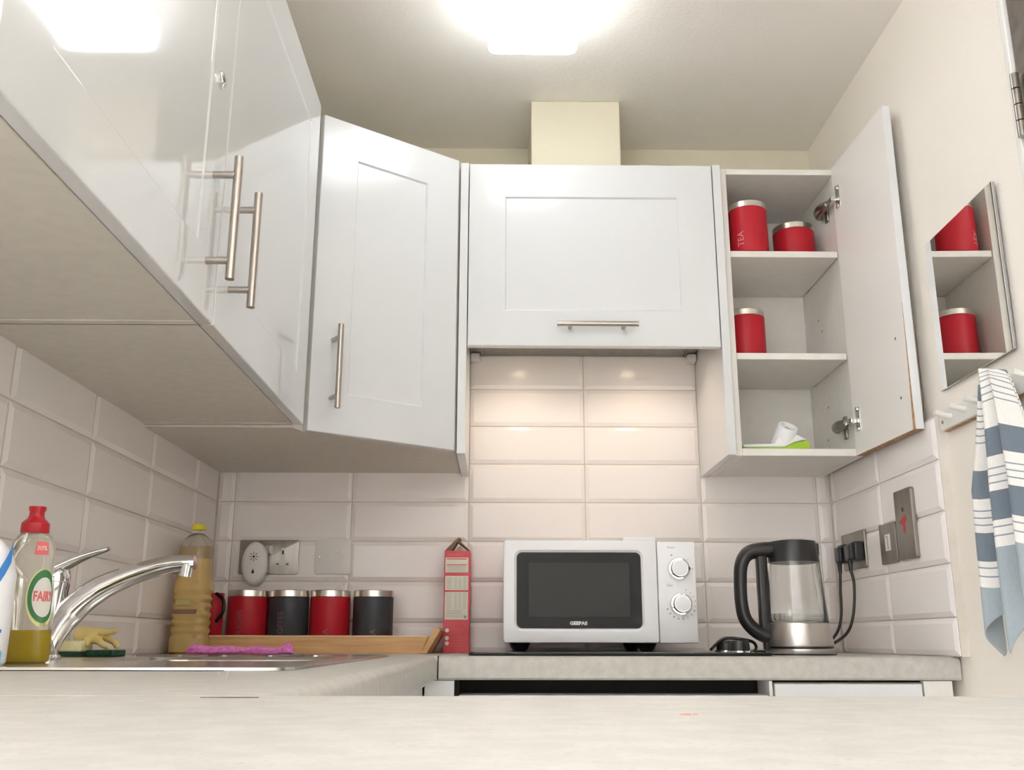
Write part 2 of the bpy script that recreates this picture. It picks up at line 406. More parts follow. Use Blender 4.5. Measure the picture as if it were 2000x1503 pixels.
for sx in (.133, .441):
    obj('lamp_lens', add_cyl(new_bm(), (sx, -.18, 1.6665), (sx, -.18, 1.6684), .022), 'bulb', t)
    L = bpy.data.lights.new('hood_spot', 'SPOT'); L.energy = HOOD_W*8; L.color = (1, .80, .60); L.spot_size = math.radians(150); L.spot_blend = .6; L.shadow_soft_size = .02
    lo = bpy.data.objects.new('hood_spot', L); COL.objects.link(lo); lo.parent = t; lo.location = (sx-.3, -.18+.15, 1.660-1.6)
bm = shaker_bm(.596, .468, t=.0195, fw=.0875); d = obj('door', bm, 'satin', t, local=True); d.location = (.002-.3, -.300+.15, 1.602-1.6)
bar_handle((.209, -.0195, .045), (.399, -.0195, .045), (0, -1, 0), .032, d, posts=(.17, .83))
obj('end_panel', box_bm(-.0195, .0, -.320, -.001, 1.345, 2.072, bev=.001), 'satin', t)
obj('end_panel', box_bm(.600, .6195, -.320, -.001, 1.345, 2.072, bev=.001), 'satin', t)

# open wall cabinet on the right
OX0, OX1, OZ0, OZ1 = .6215, .918, 1.346, 2.070
t = thing('wall_cabinet', 'open white wall cabinet beside the right wall, door swung back, holding red canisters', 'cabinet', (.77, -.15, OZ0))
bm = new_bm(); board(bm, OX0, OX0+.016, -.302, -.001, OZ0, OZ1); board(bm, OX1-.016, OX1, -.302, -.001, OZ0, OZ1)
board(bm, OX0+.016, OX1-.016, -.302, -.001, OZ0, OZ0+.017); board(bm, OX0+.016, OX1-.016, -.302, -.001, OZ1-.015, OZ1)
board(bm, OX0+.016, OX1-.016, -.012, -.004, OZ0+.017, OZ1-.015)
obj('carcass', bm, 'inside', t)
for zt in (1.853, 1.594):
    obj('shelf', box_bm(OX0+.017, OX1-.018, -.298, -.014, zt-.016, zt, bev=.0008, seg=1), 'inside', t)
for yy, zz in ((-.14, 1.50), (-.14, 1.70), (-.12, 1.42), (-.12, 1.735)): obj('peg_hole', add_cyl(new_bm(), (OX1-.0168, yy, zz), (OX1-.0155, yy, zz), .003, seg=12), 'dot', t)
TH = math.radians(92.6); DW = .297
dr = thing('door', 'x', 'x', (OX1-.018-.77, -.3045+.15, 0), TH); del dr['label']; del dr['category']
# the door leaf itself is the part: a mesh with its own children
bpy.data.objects.remove(dr)
bm = shaker_bm(DW, OZ1-OZ0, fw=.088, x0=-DW); dr = obj('door', bm, 'satin', t, local=True)
dr.location = (OX1-.018-.77, -.3045+.15, 0); dr.rotation_euler = (0, 0, TH)
dr.data.materials.append(M['doorback'])
for p in dr.data.polygons:
    if p.normal.y > .9: p.material_index = 1
bar_handle((-DW+.046, -.018, .05), (-DW+.046, -.018, .232), (0, -1, 0), .021, dr, r=.0055)
# chipped edges of the leaf: bare board along the bottom and the outer edge
bm = new_bm(); add_box(bm, -DW+.002, -.002, -.0175, .0004, -.0006, .0008)
H = OZ1-OZ0
v = [(-DW+.0003, .0006, .0), (-DW+.0115, .0006, .0), (-DW+.0065, .0006, .11), (-DW+.004, .0006, .20), (-DW+.003, .0006, .27), (-DW+.0022, .0006, .20), (-DW+.0022, .0006, .08)]
vs = [bm.verts.new(p) for p in v]; bm.faces.new(vs)
v2 = [bm.verts.new((p[0], -.0004, p[2])) for p in v]; bm.faces.new(v2[::-1])
for i in range(len(v)): j = (i+1) % len(v); bm.faces.new((vs[i], vs[j], v2[j], v2[i]))
obj('exposed_edge', bm, 'chip', dr, local=True, label='bare brown chipboard edge')
for xx, zz in ((-.249, .204), (-.247, .076)): obj('screw', add_cyl(new_bm(), (xx, .0008, zz), (xx, -.001, zz), .003, seg=14), 'dkmetal', dr, local=True)
for hz in (1.979, 1.424):
    # cup plate on the leaf (local) and arm reaching into the carcass
    bm = new_bm(); z = hz-OZ0
    add_box(bm, -.040, -.017, -.0005, .0022, z-.026, z+.030, bev=.001)
    add_cyl(bm, (-.028, .0018, z+.026), (-.028, .005, z+.026), .005); add_cyl(bm, (-.028, .0018, z-.022), (-.028, .005, z-.022), .005)
    add_box(bm, -.026, .010, .002, .017, z-.006, z+.006, bev=.002)
    h = obj('hinge', bm, 'chrome', dr, 40, local=True)
    a = new_bm(); ax = OX1-.016
    add_tube(a, [(ax-.016, -.296, hz), (ax-.022, -.270, hz), (ax-.020, -.240, hz+.002), (ax-.010, -.215, hz+.002)], [.008, .012, .012, .009], seg=10, up=(0, 0, 1), flat=1.1)
    add_box(a, ax-.006, ax, -.262, -.242, hz-.028, hz+.026, bev=.0015)
    obj('hinge_arm', a, 'dkmetal', t, 50)

# ------------------------------------------------------------------ canisters
def wrap_text(body, size, r, zc, ang, ry=None):
    """raised lettering running up the side of a cylinder of radius r, centred at angle ang"""
    tb = text_bm(body, size, .0003)
    bmesh.ops.subdivide_edges(tb, edges=[e for e in tb.edges if e.calc_length() > .004], cuts=1)
    for v in tb.verts:
        tx, ty, tz = v.co; a = ang+(-ty)/r*-1; rr = r+.0002+tz+.0003
        a = ang-ty/r
        v.co = Vector((rr*math.cos(a), rr*math.sin(a), zc+tx))
    return tb
def canister(label, col, loc, r, h, word=None, ang=-PI/2, zc=.05, size=.018, group='steel-lidded canisters', lidh=.0150, ink='grey'):
    t = thing('canister', label, 'canister', loc, 0, group)
    k = r/.047
    obj('body', add_lathe(new_bm(), [(r-.005, 0), (r-.001, .0025), (r, .006), (r, h-lidh-.0012), (r-.0015, h-lidh-.0004)], seg=56), col, t, 40, local=True)
    obj('lid', add_lathe(new_bm(), [(r-.0016, h-lidh-.0005), (r-.0002, h-lidh), (r-.0002, h-.0012), (r-.0015, h)], seg=56), 'lid', t, 40, local=True)
    if word: obj('lettering', wrap_text(word, size, r, zc, ang), ink, t, local=True)
    return t
TZ = WT+.009
g = 'canisters on the wooden tray'
canister('red canister at the left end of the tray row, white plug-in unit above it', 'red', (-.5165, -.125, TZ), .0475, .134, 'SUGAR', -PI/2-.15, .057, .019, g)
canister('charcoal canister standing between the two red canisters on the tray', 'slate', (-.420, -.125, TZ), .0475, .134, 'COFFEE', -PI/2-.15, .052, .019, g)
canister('red canister standing between the two charcoal canisters on the tray', 'red', (-.322, -.125, TZ), .0475, .134, 'TEA', -PI/2+.0, .028, .019, g)
canister('charcoal canister at the right end of the tray row, nearest the red carton', 'slate', (-.220, -.125, TZ), .0475, .134, 'TEA', -PI/2+.15, .028, .019, g)
g = 'red canisters in the open cabinet'
canister('tall red canister at the left front of the top cabinet shelf', 'red', (.6985, -.2500, 1.8532), .0475, .137, 'TEA', -PI/2-.66, .036, .022, g, ink='greyl')
canister('short wide red canister at the right of the top cabinet shelf', 'red', (.832, -.185, 1.8532), .0515, .108, None, group=g)
canister('red canister standing alone on the middle cabinet shelf', 'red', (.6945, -.182, 1.5942), .0475, .137, None, group=g)
canister('small charcoal canister behind the two red ones on the top cabinet shelf', 'slate', (.775, -.065, 1.8532), .038, .085, None, group='dark canister in the open cabinet')

# green and white rotary grater on the cabinet floor
t = thing('rotary_grater', 'white and lime green hand grater lying on the bottom shelf of the open cabinet', 'grater', (.72, -.25, OZ0+.0175))
zb = OZ0+.0175
bm = new_bm(); add_prism(bm, [(.648, zb), (.803, zb), (.804, zb+.020), (.790, zb+.024), (.768, zb+.019), (.745, zb+.008), (.648, zb+.007)], -.275, -.235, 'y', bev=.002); obj('base', bm, 'lime', t, 40)
bm = new_bm(); add_prism(bm, [(.648, zb+.0085), (.746, zb+.0090), (.768, zb+.0205), (.790, zb+.026), (.800, zb+.027), (.775, zb+.042), (.735, zb+.036), (.722, zb+.018), (.648, zb+.016)], -.270, -.240, 'y', bev=.003); obj('body', bm, 'whitep', t, 50)
bm = new_bm(); q0, q1 = Vector((.745, -.238, zb+.018)), Vector((.758, -.270, zb+.060)); x, y, dd = frame_of(q1-q0); rings = []
for rr, s in ((.024, 0), (.024, .96), (.0225, 1.), (.0185, 1.), (.0175, .98), (.0175, .55)):
    rings.append([q0.lerp(q1, s)+(x*math.cos(2*PI*k/32)+y*math.sin(2*PI*k/32))*rr for k in range(32)])
add_rings(bm, rings); obj('hopper', bm, 'whitep', t, 50)
bm = new_bm(); c = q0.lerp(q1, .80); add_cyl(bm, c-dd*.002, c, .0176); obj('drum', bm, 'steel', t)
bm = new_bm(); c = q0.lerp(q1, .88)-x*.006; add_cyl(bm, c-dd*.006, c, .0085); obj('drum_hub', bm, 'black', t)

# ------------------------------------------------------------------ worktops
def nose(bm, poly_x0, poly_x1, y_front, y_back, z0, z1, r=.013):
    pts = [(y_back, z0), (y_front+.004, z0), (y_front, z0+.004)]
    for i in range(9):
        a = PI-PI/2*i/8; pts.append((y_front+r+r*math.cos(a), z1-r+r*math.sin(a)))
    pts.append((y_back, z1)); add_prism(bm, pts, poly_x0, poly_x1, 'x'); return bm
TH_ = .043
o = obj('worktop', nose(new_bm(), -.0335, .950, -.600, -.0005, WT-TH_, WT), 'top', smooth=40)
tag(o, 'speckled beige worktop along the back wall, under microwave and kettle', 'worktop', 'speckled beige worktops')
# left run with the sink cut-out; front edge faces +x
SX0, SX1, SY0, SY1 = -.618, -.118, -1.540, -.650      # sink outline
bm = new_bm()
LXF = -.036
def lt(bm, y0, y1, x0, x1): add_box(bm, x0, x1, y0, y1, WT-TH_, WT)
lt(bm, -1.962, SY0+.012, GL+.0005, LXF-.02); lt(bm, SY1-.012, -.0005, GL+.0005, LXF-.02)
lt(bm, SY0+.012, SY1-.012, GL+.0005, SX0+.012); lt(bm, SY0+.012, SY1-.012, SX1-.012, LXF-.02)
pts = [(LXF-.02, WT-TH_), (LXF-.004, WT-TH_), (LXF, WT-TH_+.004)]
for i in range(9):
    a = PI/2*i/8; pts.append((LXF-.013+.013*math.cos(a), WT-.013+.013*math.sin(a)))
pts.append((LXF-.02, WT)); add_prism(bm, pts, -1.962, -.6005, 'y'); add_box(bm, LXF-.02, LXF+.0, -.6005, -.0005, WT-TH_, WT)
o = obj('worktop', bm, 'top', smooth=40)
tag(o, 'speckled beige worktop along the left wall with the steel sink let into it', 'worktop', 'speckled beige worktops')
bm = new_bm(); add_box(bm, GL+.0005, WR-.001, -2.60, -1.9635, WT-.040, WT, bev=.0015)
o = obj('worktop', bm, 'top')
tag(o, 'speckled beige worktop filling the foreground across the bottom of the picture', 'worktop', 'speckled beige worktops')
bm = new_bm(); add_prism(bm, [(-.069, -1.9832), (-.055, -1.9810), (-.041, -1.9815), (-.040, -1.9828), (-.054, -1.9835)], WT+.0001, WT+.0004, 'z'); obj('chip_mark', bm, 'burn', o)
bm = new_bm(); add_prism(bm, [(.1500, -2.0960), (.1532, -2.0945), (.1546, -2.0965), (.1520, -2.0975)], WT+.0001, WT+.0004, 'z'); add_prism(bm, [(.1552, -2.0955), (.1568, -2.095), (.1572, -2.0968), (.1556, -2.0968)], WT+.0001, WT+.0004, 'z'); obj('stain', bm, 'stain', o)

# base units under the back worktop
ZU = WT-TH_-.001
t = thing('base_cabinet', 'white base cabinet with a drawer front, below the kettle', 'cabinet', (.73, -.3, 0))
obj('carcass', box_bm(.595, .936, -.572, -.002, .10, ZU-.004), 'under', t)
obj('drawer_front', box_bm(.598, .876, -.593, -.574, .72, ZU-.0055, bev=.0015), 'satin', t)
obj('door', box_bm(.598, .876, -.593, -.574, .12, .716, bev=.0015), 'satin', t)
obj('filler', box_bm(.880, .9345, -.592, -.573, .10, ZU, bev=.001), 'carcass', t)
t = thing('built_in_oven', 'white appliance below the hob with a dark recess under the worktop', 'oven', (.29, -.3, 0))
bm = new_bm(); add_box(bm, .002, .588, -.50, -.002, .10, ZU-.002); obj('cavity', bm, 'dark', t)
obj('front_panel', box_bm(.004, .586, -.592, -.505, .12, .8355, bev=.002), 'whitep', t)
obj('side_post', box_bm(.588, .5945, -.590, -.505, .12, ZU, bev=.001), 'carcass', t)
t = thing('base_cabinet', 'white base cabinet filling the inner corner under the worktops', 'cabinet', (-.3, -.6, 0))
obj('filler', box_bm(-.060, -.004, -.592, -.575, .10, ZU, bev=.001), 'satin', t)
obj('carcass', box_bm(GL+.002, -.090, -1.95, -.03, .10, .70), 'under', t)
obj('door', box_bm(-.088, -.062, -1.20, -.61, .12, ZU-.012, bev=.002), 'satin', t)
obj('door', box_bm(-.088, -.062, -1.90, -1.21, .12, ZU-.012, bev=.002), 'satin', t)

# ------------------------------------------------------------------ sink
t = thing('sink', 'stainless steel inset sink in the left worktop, in front of the tiled wall', 'sink', (-.37, -1.09, WT))
zs = WT+.0035
bw = (-.470, -.170, -1.20, -.86)   # bowl
bm = new_bm()
def ring(x0, x1, y0, y1, r, z): return [(x, y, z) for x, y in rrect(x0, x1, y0, y1, r, 6)]
R = [ring(SX0, SX1, SY0, SY1, .03, WT+.0004), ring(SX0+.001, SX1-.001, SY0+.001, SY1-.001, .03, zs-.0005), ring(SX0+.004, SX1-.004, SY0+.004, SY1-.004, .028, zs),
     ring(SX0+.012, SX1-.012, SY0+.012, SY1-.012, .025, zs-.0012)]
R += [ring(*bw, .05, zs-.0012), ring(bw[0]+.004, bw[1]-.004, bw[2]+.004, bw[3]-.004, .05, zs-.006), ring(bw[0]+.012, bw[1]-.012, bw[2]+.012, bw[3]-.012, .05, zs-.15)]
RR = [[bm.verts.new(p) for p in r] for r in R]
for a, b in zip(RR, RR[1:]):
    for i in range(len(a)): j = (i+1) % len(a); bm.faces.new((a[i], a[j], b[j], b[i]))
bm.faces.new(RR[-1])
obj('basin', bm, 'sink', t, 35)
bm = new_bm(); add_lathe(bm, [(.036, 0), (.036, .002), (.022, .002), (.020, .0008)], (-.32, -1.03, zs-.1495)); obj('drain', bm, 'chrome', t, 35)
for k in range(5): obj('drainer_rib', box_bm(SX0+.09+k*.075, SX0+.097+k*.075, -.82, -.69, zs-.0013, zs+.0008, bev=.0005), 'sink', t)
# dark strip painting the shade of the gap along the near rim
bm = new_bm(); add_prism(bm, [(SX0+.05, SY0-.0005), (SX1-.06, SY0-.0005), (SX1-.06, SY0-.003), (-.20, SY0-.006), (-.40, SY0-.005), (SX0+.05, SY0-.0015)], WT+.0001, WT+.0008, 'z'); obj('rim_gap_shade', bm, 'dark', t)

# ------------------------------------------------------------------ mixer tap
TX, TY = -.553, -1.08
t = thing('mixer_tap', 'chrome single-lever mixer tap with a long curved spout over the sink', 'tap', (TX, TY, zs-.001))
zt = zs-.001
obj('base_ring', add_lathe(new_bm(), [(.0205, 0), (.0205, .003), (.0180, .006)], (TX, TY, zt)), 'chrome', t, 35)
obj('body', add_lathe(new_bm(), [(.0165, .004), (.0168, .02), (.0180, .06), (.0200, .090), (.0212, .1015), (.0212, .1045)], (TX, TY, zt)), 'chrome', t, 35)
bm = new_bm(); add_lathe(bm, [(.0210, .1055), (.0212, .112), (.0200, .120), (.015, .126)], (TX, TY, zt))
add_tube(bm, [(TX-.014, TY, zt+.112), (TX+.004, TY, zt+.124), (TX+.036, TY, zt+.140), (TX+.072, TY, zt+.152)], [.0200, .0185, .0125, .0060], seg=18, up=(0, 0, 1), flat=.48)
obj('lever', bm, 'chrome', t, 50)
bm = new_bm(); add_tube(bm, [(TX+.004, TY, zt+.008), (TX+.010, TY, zt+.032), (TX+.028, TY, zt+.064), (TX+.062, TY, zt+.094), (TX+.110, TY, zt+.116), (TX+.160, TY, zt+.130), (TX+.197, TY, zt+.133)],
         [.0110, .0145, .0200, .0185, .0148, .0125, .0100], seg=20, up=(0, 1, 0), flat=.9)
obj('spout', bm, 'chrome', t, 50)
bm = new_bm(); add_cyl(bm, (TX+.187, TY, zt+.130), (TX+.185, TY, zt+.113), .0100, .0090); obj('aerator', bm, 'chrome', t, 40)

# ------------------------------------------------------------------ washing-up liquid bottle
def oval(rx, ry, z, cx, cy, seg=40, e=2.3):
    out = []
    for i in range(seg):
        a = 2*PI*i/seg; c, s = math.cos(a), math.sin(a)
        out.append((cx+rx*math.copysign(abs(c)**(2/e), c), cy+ry*math.copysign(abs(s)**(2/e), s), z))
    return out
BX, BY = -.4630, -1.33
t = thing('dish_soap_bottle', 'clear washing-up liquid bottle with a red cap and oval label beside the tap', 'bottle', (BX, BY, zs-.0012))
bz = zs-.0012
prof = [(.0215, 0), (.0250, .003), (.0262, .012), (.0258, .035), (.0240, .060), (.0225, .080), (.0228, .098), (.0252, .116), (.0255, .124), (.0235, .136), (.0180, .1455), (.0150, .1475)]
bm = new_bm(); add_rings(bm, [oval(r, r*.66, bz+z, BX-.050*z, BY) for r, z in prof]); obj('bottle_body', bm, 'pet', t, 50)
bm = new_bm(); add_rings(bm, [oval(r*1.006, r*.667, bz+z, BX-.050*z, BY) for r, z in [(.0215, .0003), (.0250, .003), (.0262, .012), (.0258, .035), (.0257, .0365)]]); obj('liquid', bm, 'liq', t, 50, label='yellow green liquid')
bm = new_bm(); add_lathe(bm, [(.0150, .1475), (.0158, .149), (.0156, .159), (.0125, .1625), (.0100, .1645), (.0085, .1680), (.0082, .1725), (.0096, .1755), (.0098, .179)], (BX-.0078, BY, bz)); obj('cap', bm, 'redp', t, 40)
def on_bottle(s, zz, off, cx=.023):
    """point of the bottle's front at sideways offset s (wraps round the side) and height zz"""
    k = next(i for i in range(len(prof)-1) if prof[i+1][1] >= zz); (r0, z0), (r1, z1) = prof[k], prof[k+1]; rx = r0+(r1-r0)*(zz-z0)/(z1-z0)
    a = (cx+s)/rx; a = max(-1.5, min(1.75, a)); return Vector((BX-.050*zz+(rx+off)*math.sin(a), BY-(rx*.69+off)*math.cos(a), bz+zz))
def oval_patch(w, h, zc, off, s0=0., w2=None, hole=0., n=36, m=6):
    bm = new_bm(); rows = []
    for j in range(m+1):
        k = hole+(1-hole)*j/m; rows.append([bm.verts.new(on_bottle(s0+w*k*math.cos(2*PI*i/n), zc+h*k*math.sin(2*PI*i/n), off)) for i in range(n)])
    for a, b in zip(rows, rows[1:]):
        for i in range(n):
            j = (i+1) % n
            try: bm.faces.new((a[i], a[j], b[j], b[i]))
            except ValueError: pass
    return bm
lab = obj('label', oval_patch(.0205, .033, .073, .0005, hole=.02), 'yellab', t, label='yellow, green and white oval label')
obj('label_ring', oval_patch(.0188, .030, .0745, .0008, hole=.60), 'greenlab', lab)
obj('label_field', oval_patch(.0140, .0225, .0735, .0011, hole=.02), 'whitelab', lab)
tb = text_bm('FAIRY', .0125, .0002, bold=.0003)
for v in tb.verts: x_, y_, z_ = v.co; v.co = on_bottle(x_*.80, .074+y_*1.25, .0015+z_)
obj('lettering', tb, 'redlab', lab)
bm = new_bm(); rows = []
for j in range(4):
    zz = .1215+.0155*j/3; rows.append([bm.verts.new(on_bottle(-.014+.017*i/8+.0015*j/3*(1-i/4), zz, .0007)) for i in range(9)])
for a, b in zip(rows, rows[1:]):
    for i in range(8): bm.faces.new((a[i], a[i+1], b[i+1], b[i]))
sl = obj('neck_label', bm, 'redlab', t)
tb = text_bm('30%', .0075, .0002)
for v in tb.verts: x_, y_, z_ = v.co; v.co = on_bottle(-.006+x_, .129+y_, .0012+z_)
obj('lettering', tb, 'whitelab', sl)

# spray bottle at the left edge
CX, CY = -.462, -1.475
t = thing('cleaner_bottle', 'white cleaner bottle with a blue swoosh at the left edge, in front of the soap', 'bottle', (CX, CY, bz))
prof2 = [(.041, 0), (.0445, .004), (.045, .05), (.0445, .090), (.040, .108), (.028, .124), (.013, .134), (.0105, .150)]
bm = new_bm(); add_rings(bm, [oval(r, r*.62, bz+z, CX, CY) for r, z in prof2]); obj('bottle_body', bm, 'whitep', t, 50)
bm = new_bm(); add_lathe(bm, [(.014, .150), (.014, .166), (.010, .170), (.010, .182)], (CX, CY, bz)); add_box(bm, CX-.045, CX+.014, CY-.009, CY+.009, bz+.178, bz+.196, bev=.004)
add_tube(bm, [(CX-.020, CY, bz+.182), (CX-.028, CY, bz+.165), (CX-.024, CY, bz+.150)], .004, seg=8); obj('trigger_head', bm, 'bluelab', t, 50)
def on2(s, zz, off): a = s/.045; return Vector((CX+(.0452+off)*math.sin(a), CY-(.045*.66+off)*math.cos(a), bz+zz))
def patch2(fn, m, name, n=10, mm=8):
    bm = new_bm(); rows = [[bm.verts.new(on2(*fn(i/n, j/mm))) for i in range(n+1)] for j in range(mm+1)]
    for a, b in zip(rows, rows[1:]):
        for i in range(n): bm.faces.new((a[i], a[i+1], b[i+1], b[i]))
    return obj(name, bm, m, t)
patch2(lambda u, v: (-.012+.070*u, .030+.052*u*u+.020*u+(.004+.016*u)*v, .0008), 'bluelab', 'swoosh')
patch2(lambda u, v: (.010+.052*u, .001+.026*u*(1-u)+.030*v*(1-.6*u), .0008), 'cyanlab', 'lower_band')
patch2(lambda u, v: (.026+.030*u, .0325+.0035*v, .0010), 'bluelab', 'stripe', 6, 1)

# ------------------------------------------------------------------ gloves, sponge, scourers behind the tap
t = thing('washing_sponge', 'pale yellow sponge with a dark green scouring face behind the tap', 'sponge', (-.608, -.855, zs))
obj('sponge_block', box_bm(-.632, -.590, -.875, -.825, zs+.006, zs+.024, bev=.004), 'sponge', t, 60)
obj('scouring_pad', box_bm(-.633, -.589, -.876, -.824, zs-.001, zs+.006, bev=.001), 'scour', t)
o = obj('scouring_pad', box_bm(-.588, -.545, -.862, -.800, zs-.001, zs+.009, bev=.002), 'scour')
tag(o, 'dark green scouring pad under the yellow rubber glove', 'scourer')
# crumpled rubber glove: one skin with a cuff, palm and five limp fingers
def skinned(name, chains, m, parent=None, levels=2):
    bm = new_bm(); lay = bm.verts.layers.skin.verify(); keep = {}
    root = None
    for ch in chains:
        prev = None
        for p, r in ch:
            k = tuple(round(c, 5) for c in p)
            v = keep.get(k)
            if v is None:
                v = bm.verts.new(p); v[lay].radius = (r, r) if not isinstance(r, tuple) else r; keep[k] = v
                if root is None: root = v; v[lay].use_root = True
            if prev is not None and bm.edges.get((prev, v)) is None: bm.edges.new((prev, v))
            prev = v
    me = bpy.data.meshes.new(name); bm.to_mesh(me); bm.free(); o = bpy.data.objects.new(name, me); COL.objects.link(o)
    s = o.modifiers.new('skin', 'SKIN'); s.use_smooth_shade = True; u = o.modifiers.new('sub', 'SUBSURF'); u.levels = levels; u.render_levels = levels
    bpy.context.view_layer.update(); me2 = bpy.data.meshes.new_from_object(o.evaluated_get(bpy.context.evaluated_depsgraph_get()))
    o.modifiers.clear(); o.data = me2; me2.materials.clear(); me2.materials.append(M[m])
    for p in me2.polygons: p.use_smooth = True
    if parent: o.parent = parent
    return o
gx, gy, gz = -.590, -.83, zs+.030
P0 = (gx-.034, gy+.005, gz+.004); P1 = (gx, gy, gz+.002)
chains = [[(P0, .014), (P1, .0165)],
          [(P1, .0135), ((gx+.016, gy-.012, gz+.008), .0065), ((gx+.034, gy-.018, gz+.007), .0050), ((gx+.047, gy-.022, gz+.010), .0045)],
          [(P1, .0135), ((gx+.018, gy+.002, gz+.000), .0062), ((gx+.034, gy+.002, gz-.008), .0050), ((gx+.044, gy-.004, gz-.018), .0048)],
          [(P1, .0135), ((gx+.014, gy-.014, gz-.006), .0062), ((gx+.028, gy-.024, gz-.014), .0050), ((gx+.040, gy-.028, gz-.017), .0046)],
          [(P1, .0135), ((gx+.010, gy+.014, gz+.002), .0060), ((gx+.024, gy+.020, gz-.006), .0048)],
          [(P1, .0135), ((gx-.004, gy-.018, gz-.006), .0060), ((gx+.004, gy-.030, gz-.014), .0050)]]
o = skinned('rubber_glove', chains, 'glove'); tag(o, 'crumpled yellow rubber glove lying behind the tap on the sink edge', 'glove')

# pink cloth, rolled, on the worktop at the far end of the sink
bm = new_bm(); n = 26; rings = []
for i in range(n+1):
    u = i/n; x = -.545+.212*u; r = .0102-.0022*math.sin(u*2.6)+.0008*math.sin(u*21); 
    if i == 0: r *= .55
    if u > .88: r += .0035*math.sin((u-.88)/.12*PI*.9)
    if i == n: r *= .7
    zc = WT+.0005+r*.95; yc = -.47+.004*math.sin(u*5)
    rings.append([(x+.002*math.cos(3*a), yc+r*1.5*math.cos(a)*(1+.10*math.sin(5*a+u*9)), zc+r*.95*math.sin(a)*(1+.08*math.sin(4*a+u*13))) for a in [2*PI*k/20 for k in range(20)]])
add_rings(bm, rings)
o = obj('dishcloth', bm, 'pink', smooth=60); tag(o, 'rolled pink terry dishcloth lying in front of the wooden tray', 'cloth')

# ------------------------------------------------------------------ cooking oil bottle
OXc, OYc = -.588, -.322
t = thing('oil_bottle', 'ribbed clear bottle of yellow cooking oil with a yellow cap, left of the tray', 'bottle', (OXc, OYc, WT))
def sq(r, z, e=3.2): return oval(r, r, z, OXc, OYc, 48, e)
prof3 = [(.034, .0), (.0400, .004), (.0405, .030)]
for k in range(6):
    z = .034+k*.0165; prof3 += [(.0400, z), (.0372, z+.005), (.0372, z+.008), (.0400, z+.0125)]
prof3 += [(.0405, .136), (.0410, .143), (.0390, .150), (.0365, .158), (.0345, .200), (.0350, .212), (.0345, .226), (.030, .240), (.020, .251), (.0125, .256), (.0122, .264)]
lv = [p for p in prof3 if p[1] < .228]
bm = new_bm(); add_rings(bm, [sq(r-.0012, WT+z+(.001 if i == 0 else 0)) for i, (r, z) in enumerate(lv)]); obj('oil', bm, 'oil', t, 50, label='yellow oil')
bm = new_bm(); add_rings(bm, [sq(r, WT+z+.0002, 3.2 if z < .24 else 2) for r, z in prof3[-7:]]); obj('bottle_neck', bm, 'pet', t, 50)
bm = new_bm(); add_lathe(bm, [(.0150, .264), (.0158, .2655), (.0158, .269), (.0145, .270), (.0145, .274), (.0138, .276)], (OXc, OYc, WT)); obj('cap', bm, 'oilcap', t, 40)
for zz, hh, w0, w1, mm in ((.083, .0085, -.030, .022, 'stain2'), (.100, .013, -.024, .010, 'oillab')):
    obj('label_print', box_bm(OXc+w0, OXc+w1, OYc-.0412, OYc-.0380, WT+zz, WT+zz+hh, bev=.001), mm, t)

# ------------------------------------------------------------------ wooden tray
t = thing('serving_tray', 'wooden serving tray with flared ends, holding the row of canisters', 'tray', (-.34, -.16, WT))
TY0, TY1 = -.275, -.055
obj('tray_floor', box_bm(-.600, -.094, TY0+.008, TY1-.008, WT+.001, WT+.0085), 'wood', t)
for yy, nm in ((TY0, 'front_rail'), (TY1-.010, 'back_rail')):
    bm = new_bm(); add_prism(bm, [(-.604, WT+.0005), (-.092, WT+.0005), (-.0795, WT+.0355), (-.6165, WT+.0355)], yy, yy+.010, 'y'); f = obj(nm, bm, 'wood', t)
    bm = new_bm(); add_prism(bm, [(-.6165, WT+.0356), (-.0795, WT+.0356), (-.0785, WT+.0390), (-.6175, WT+.0390)], yy-.0003, yy+.0103, 'y', bev=.0008); obj('rail_edge', bm, 'woodl', f, label='pale worn top edge')
for sgn, mm in ((1, 'wood'), (-1, 'woodd')):
    cx = -.348; W0, W1 = .2545, .2860
    f = lambda u: cx+sgn*u
    bm = new_bm(); add_prism(bm, [(f(W0-.001), WT+.0005), (f(W0+.014), WT+.0005), (f(W1+.011), WT+.050), (f(W1+.007), WT+.0575), (f(W1-.002), WT+.0545)], TY0-.001, TY1+.001, 'y', bev=.001)
    obj('end_board', bm, mm, t, label='flared end board')

# red jug beside the oil bottle
JX, JY = -.575, -.205
t = thing('mug', 'red mug with a dark handle, half hidden behind the oil bottle on the tray', 'mug', (JX, JY, TZ))
obj('cup', add_lathe(new_bm(), [(.018, 0), (.021, .004), (.023, .09), (.0225, .124), (.021, .124), (.021, .010)], (JX, JY, TZ)), 'red', t, 40)
bm = new_bm(); add_tube(bm, [(JX+.010, JY-.020, TZ+.122), (JX+.028, JY-.030, TZ+.110), (JX+.032, JY-.034, TZ+.084), (JX+.014, JY-.020, TZ+.060)], .0042, seg=10); obj('handle', bm, 'black', t, 50)

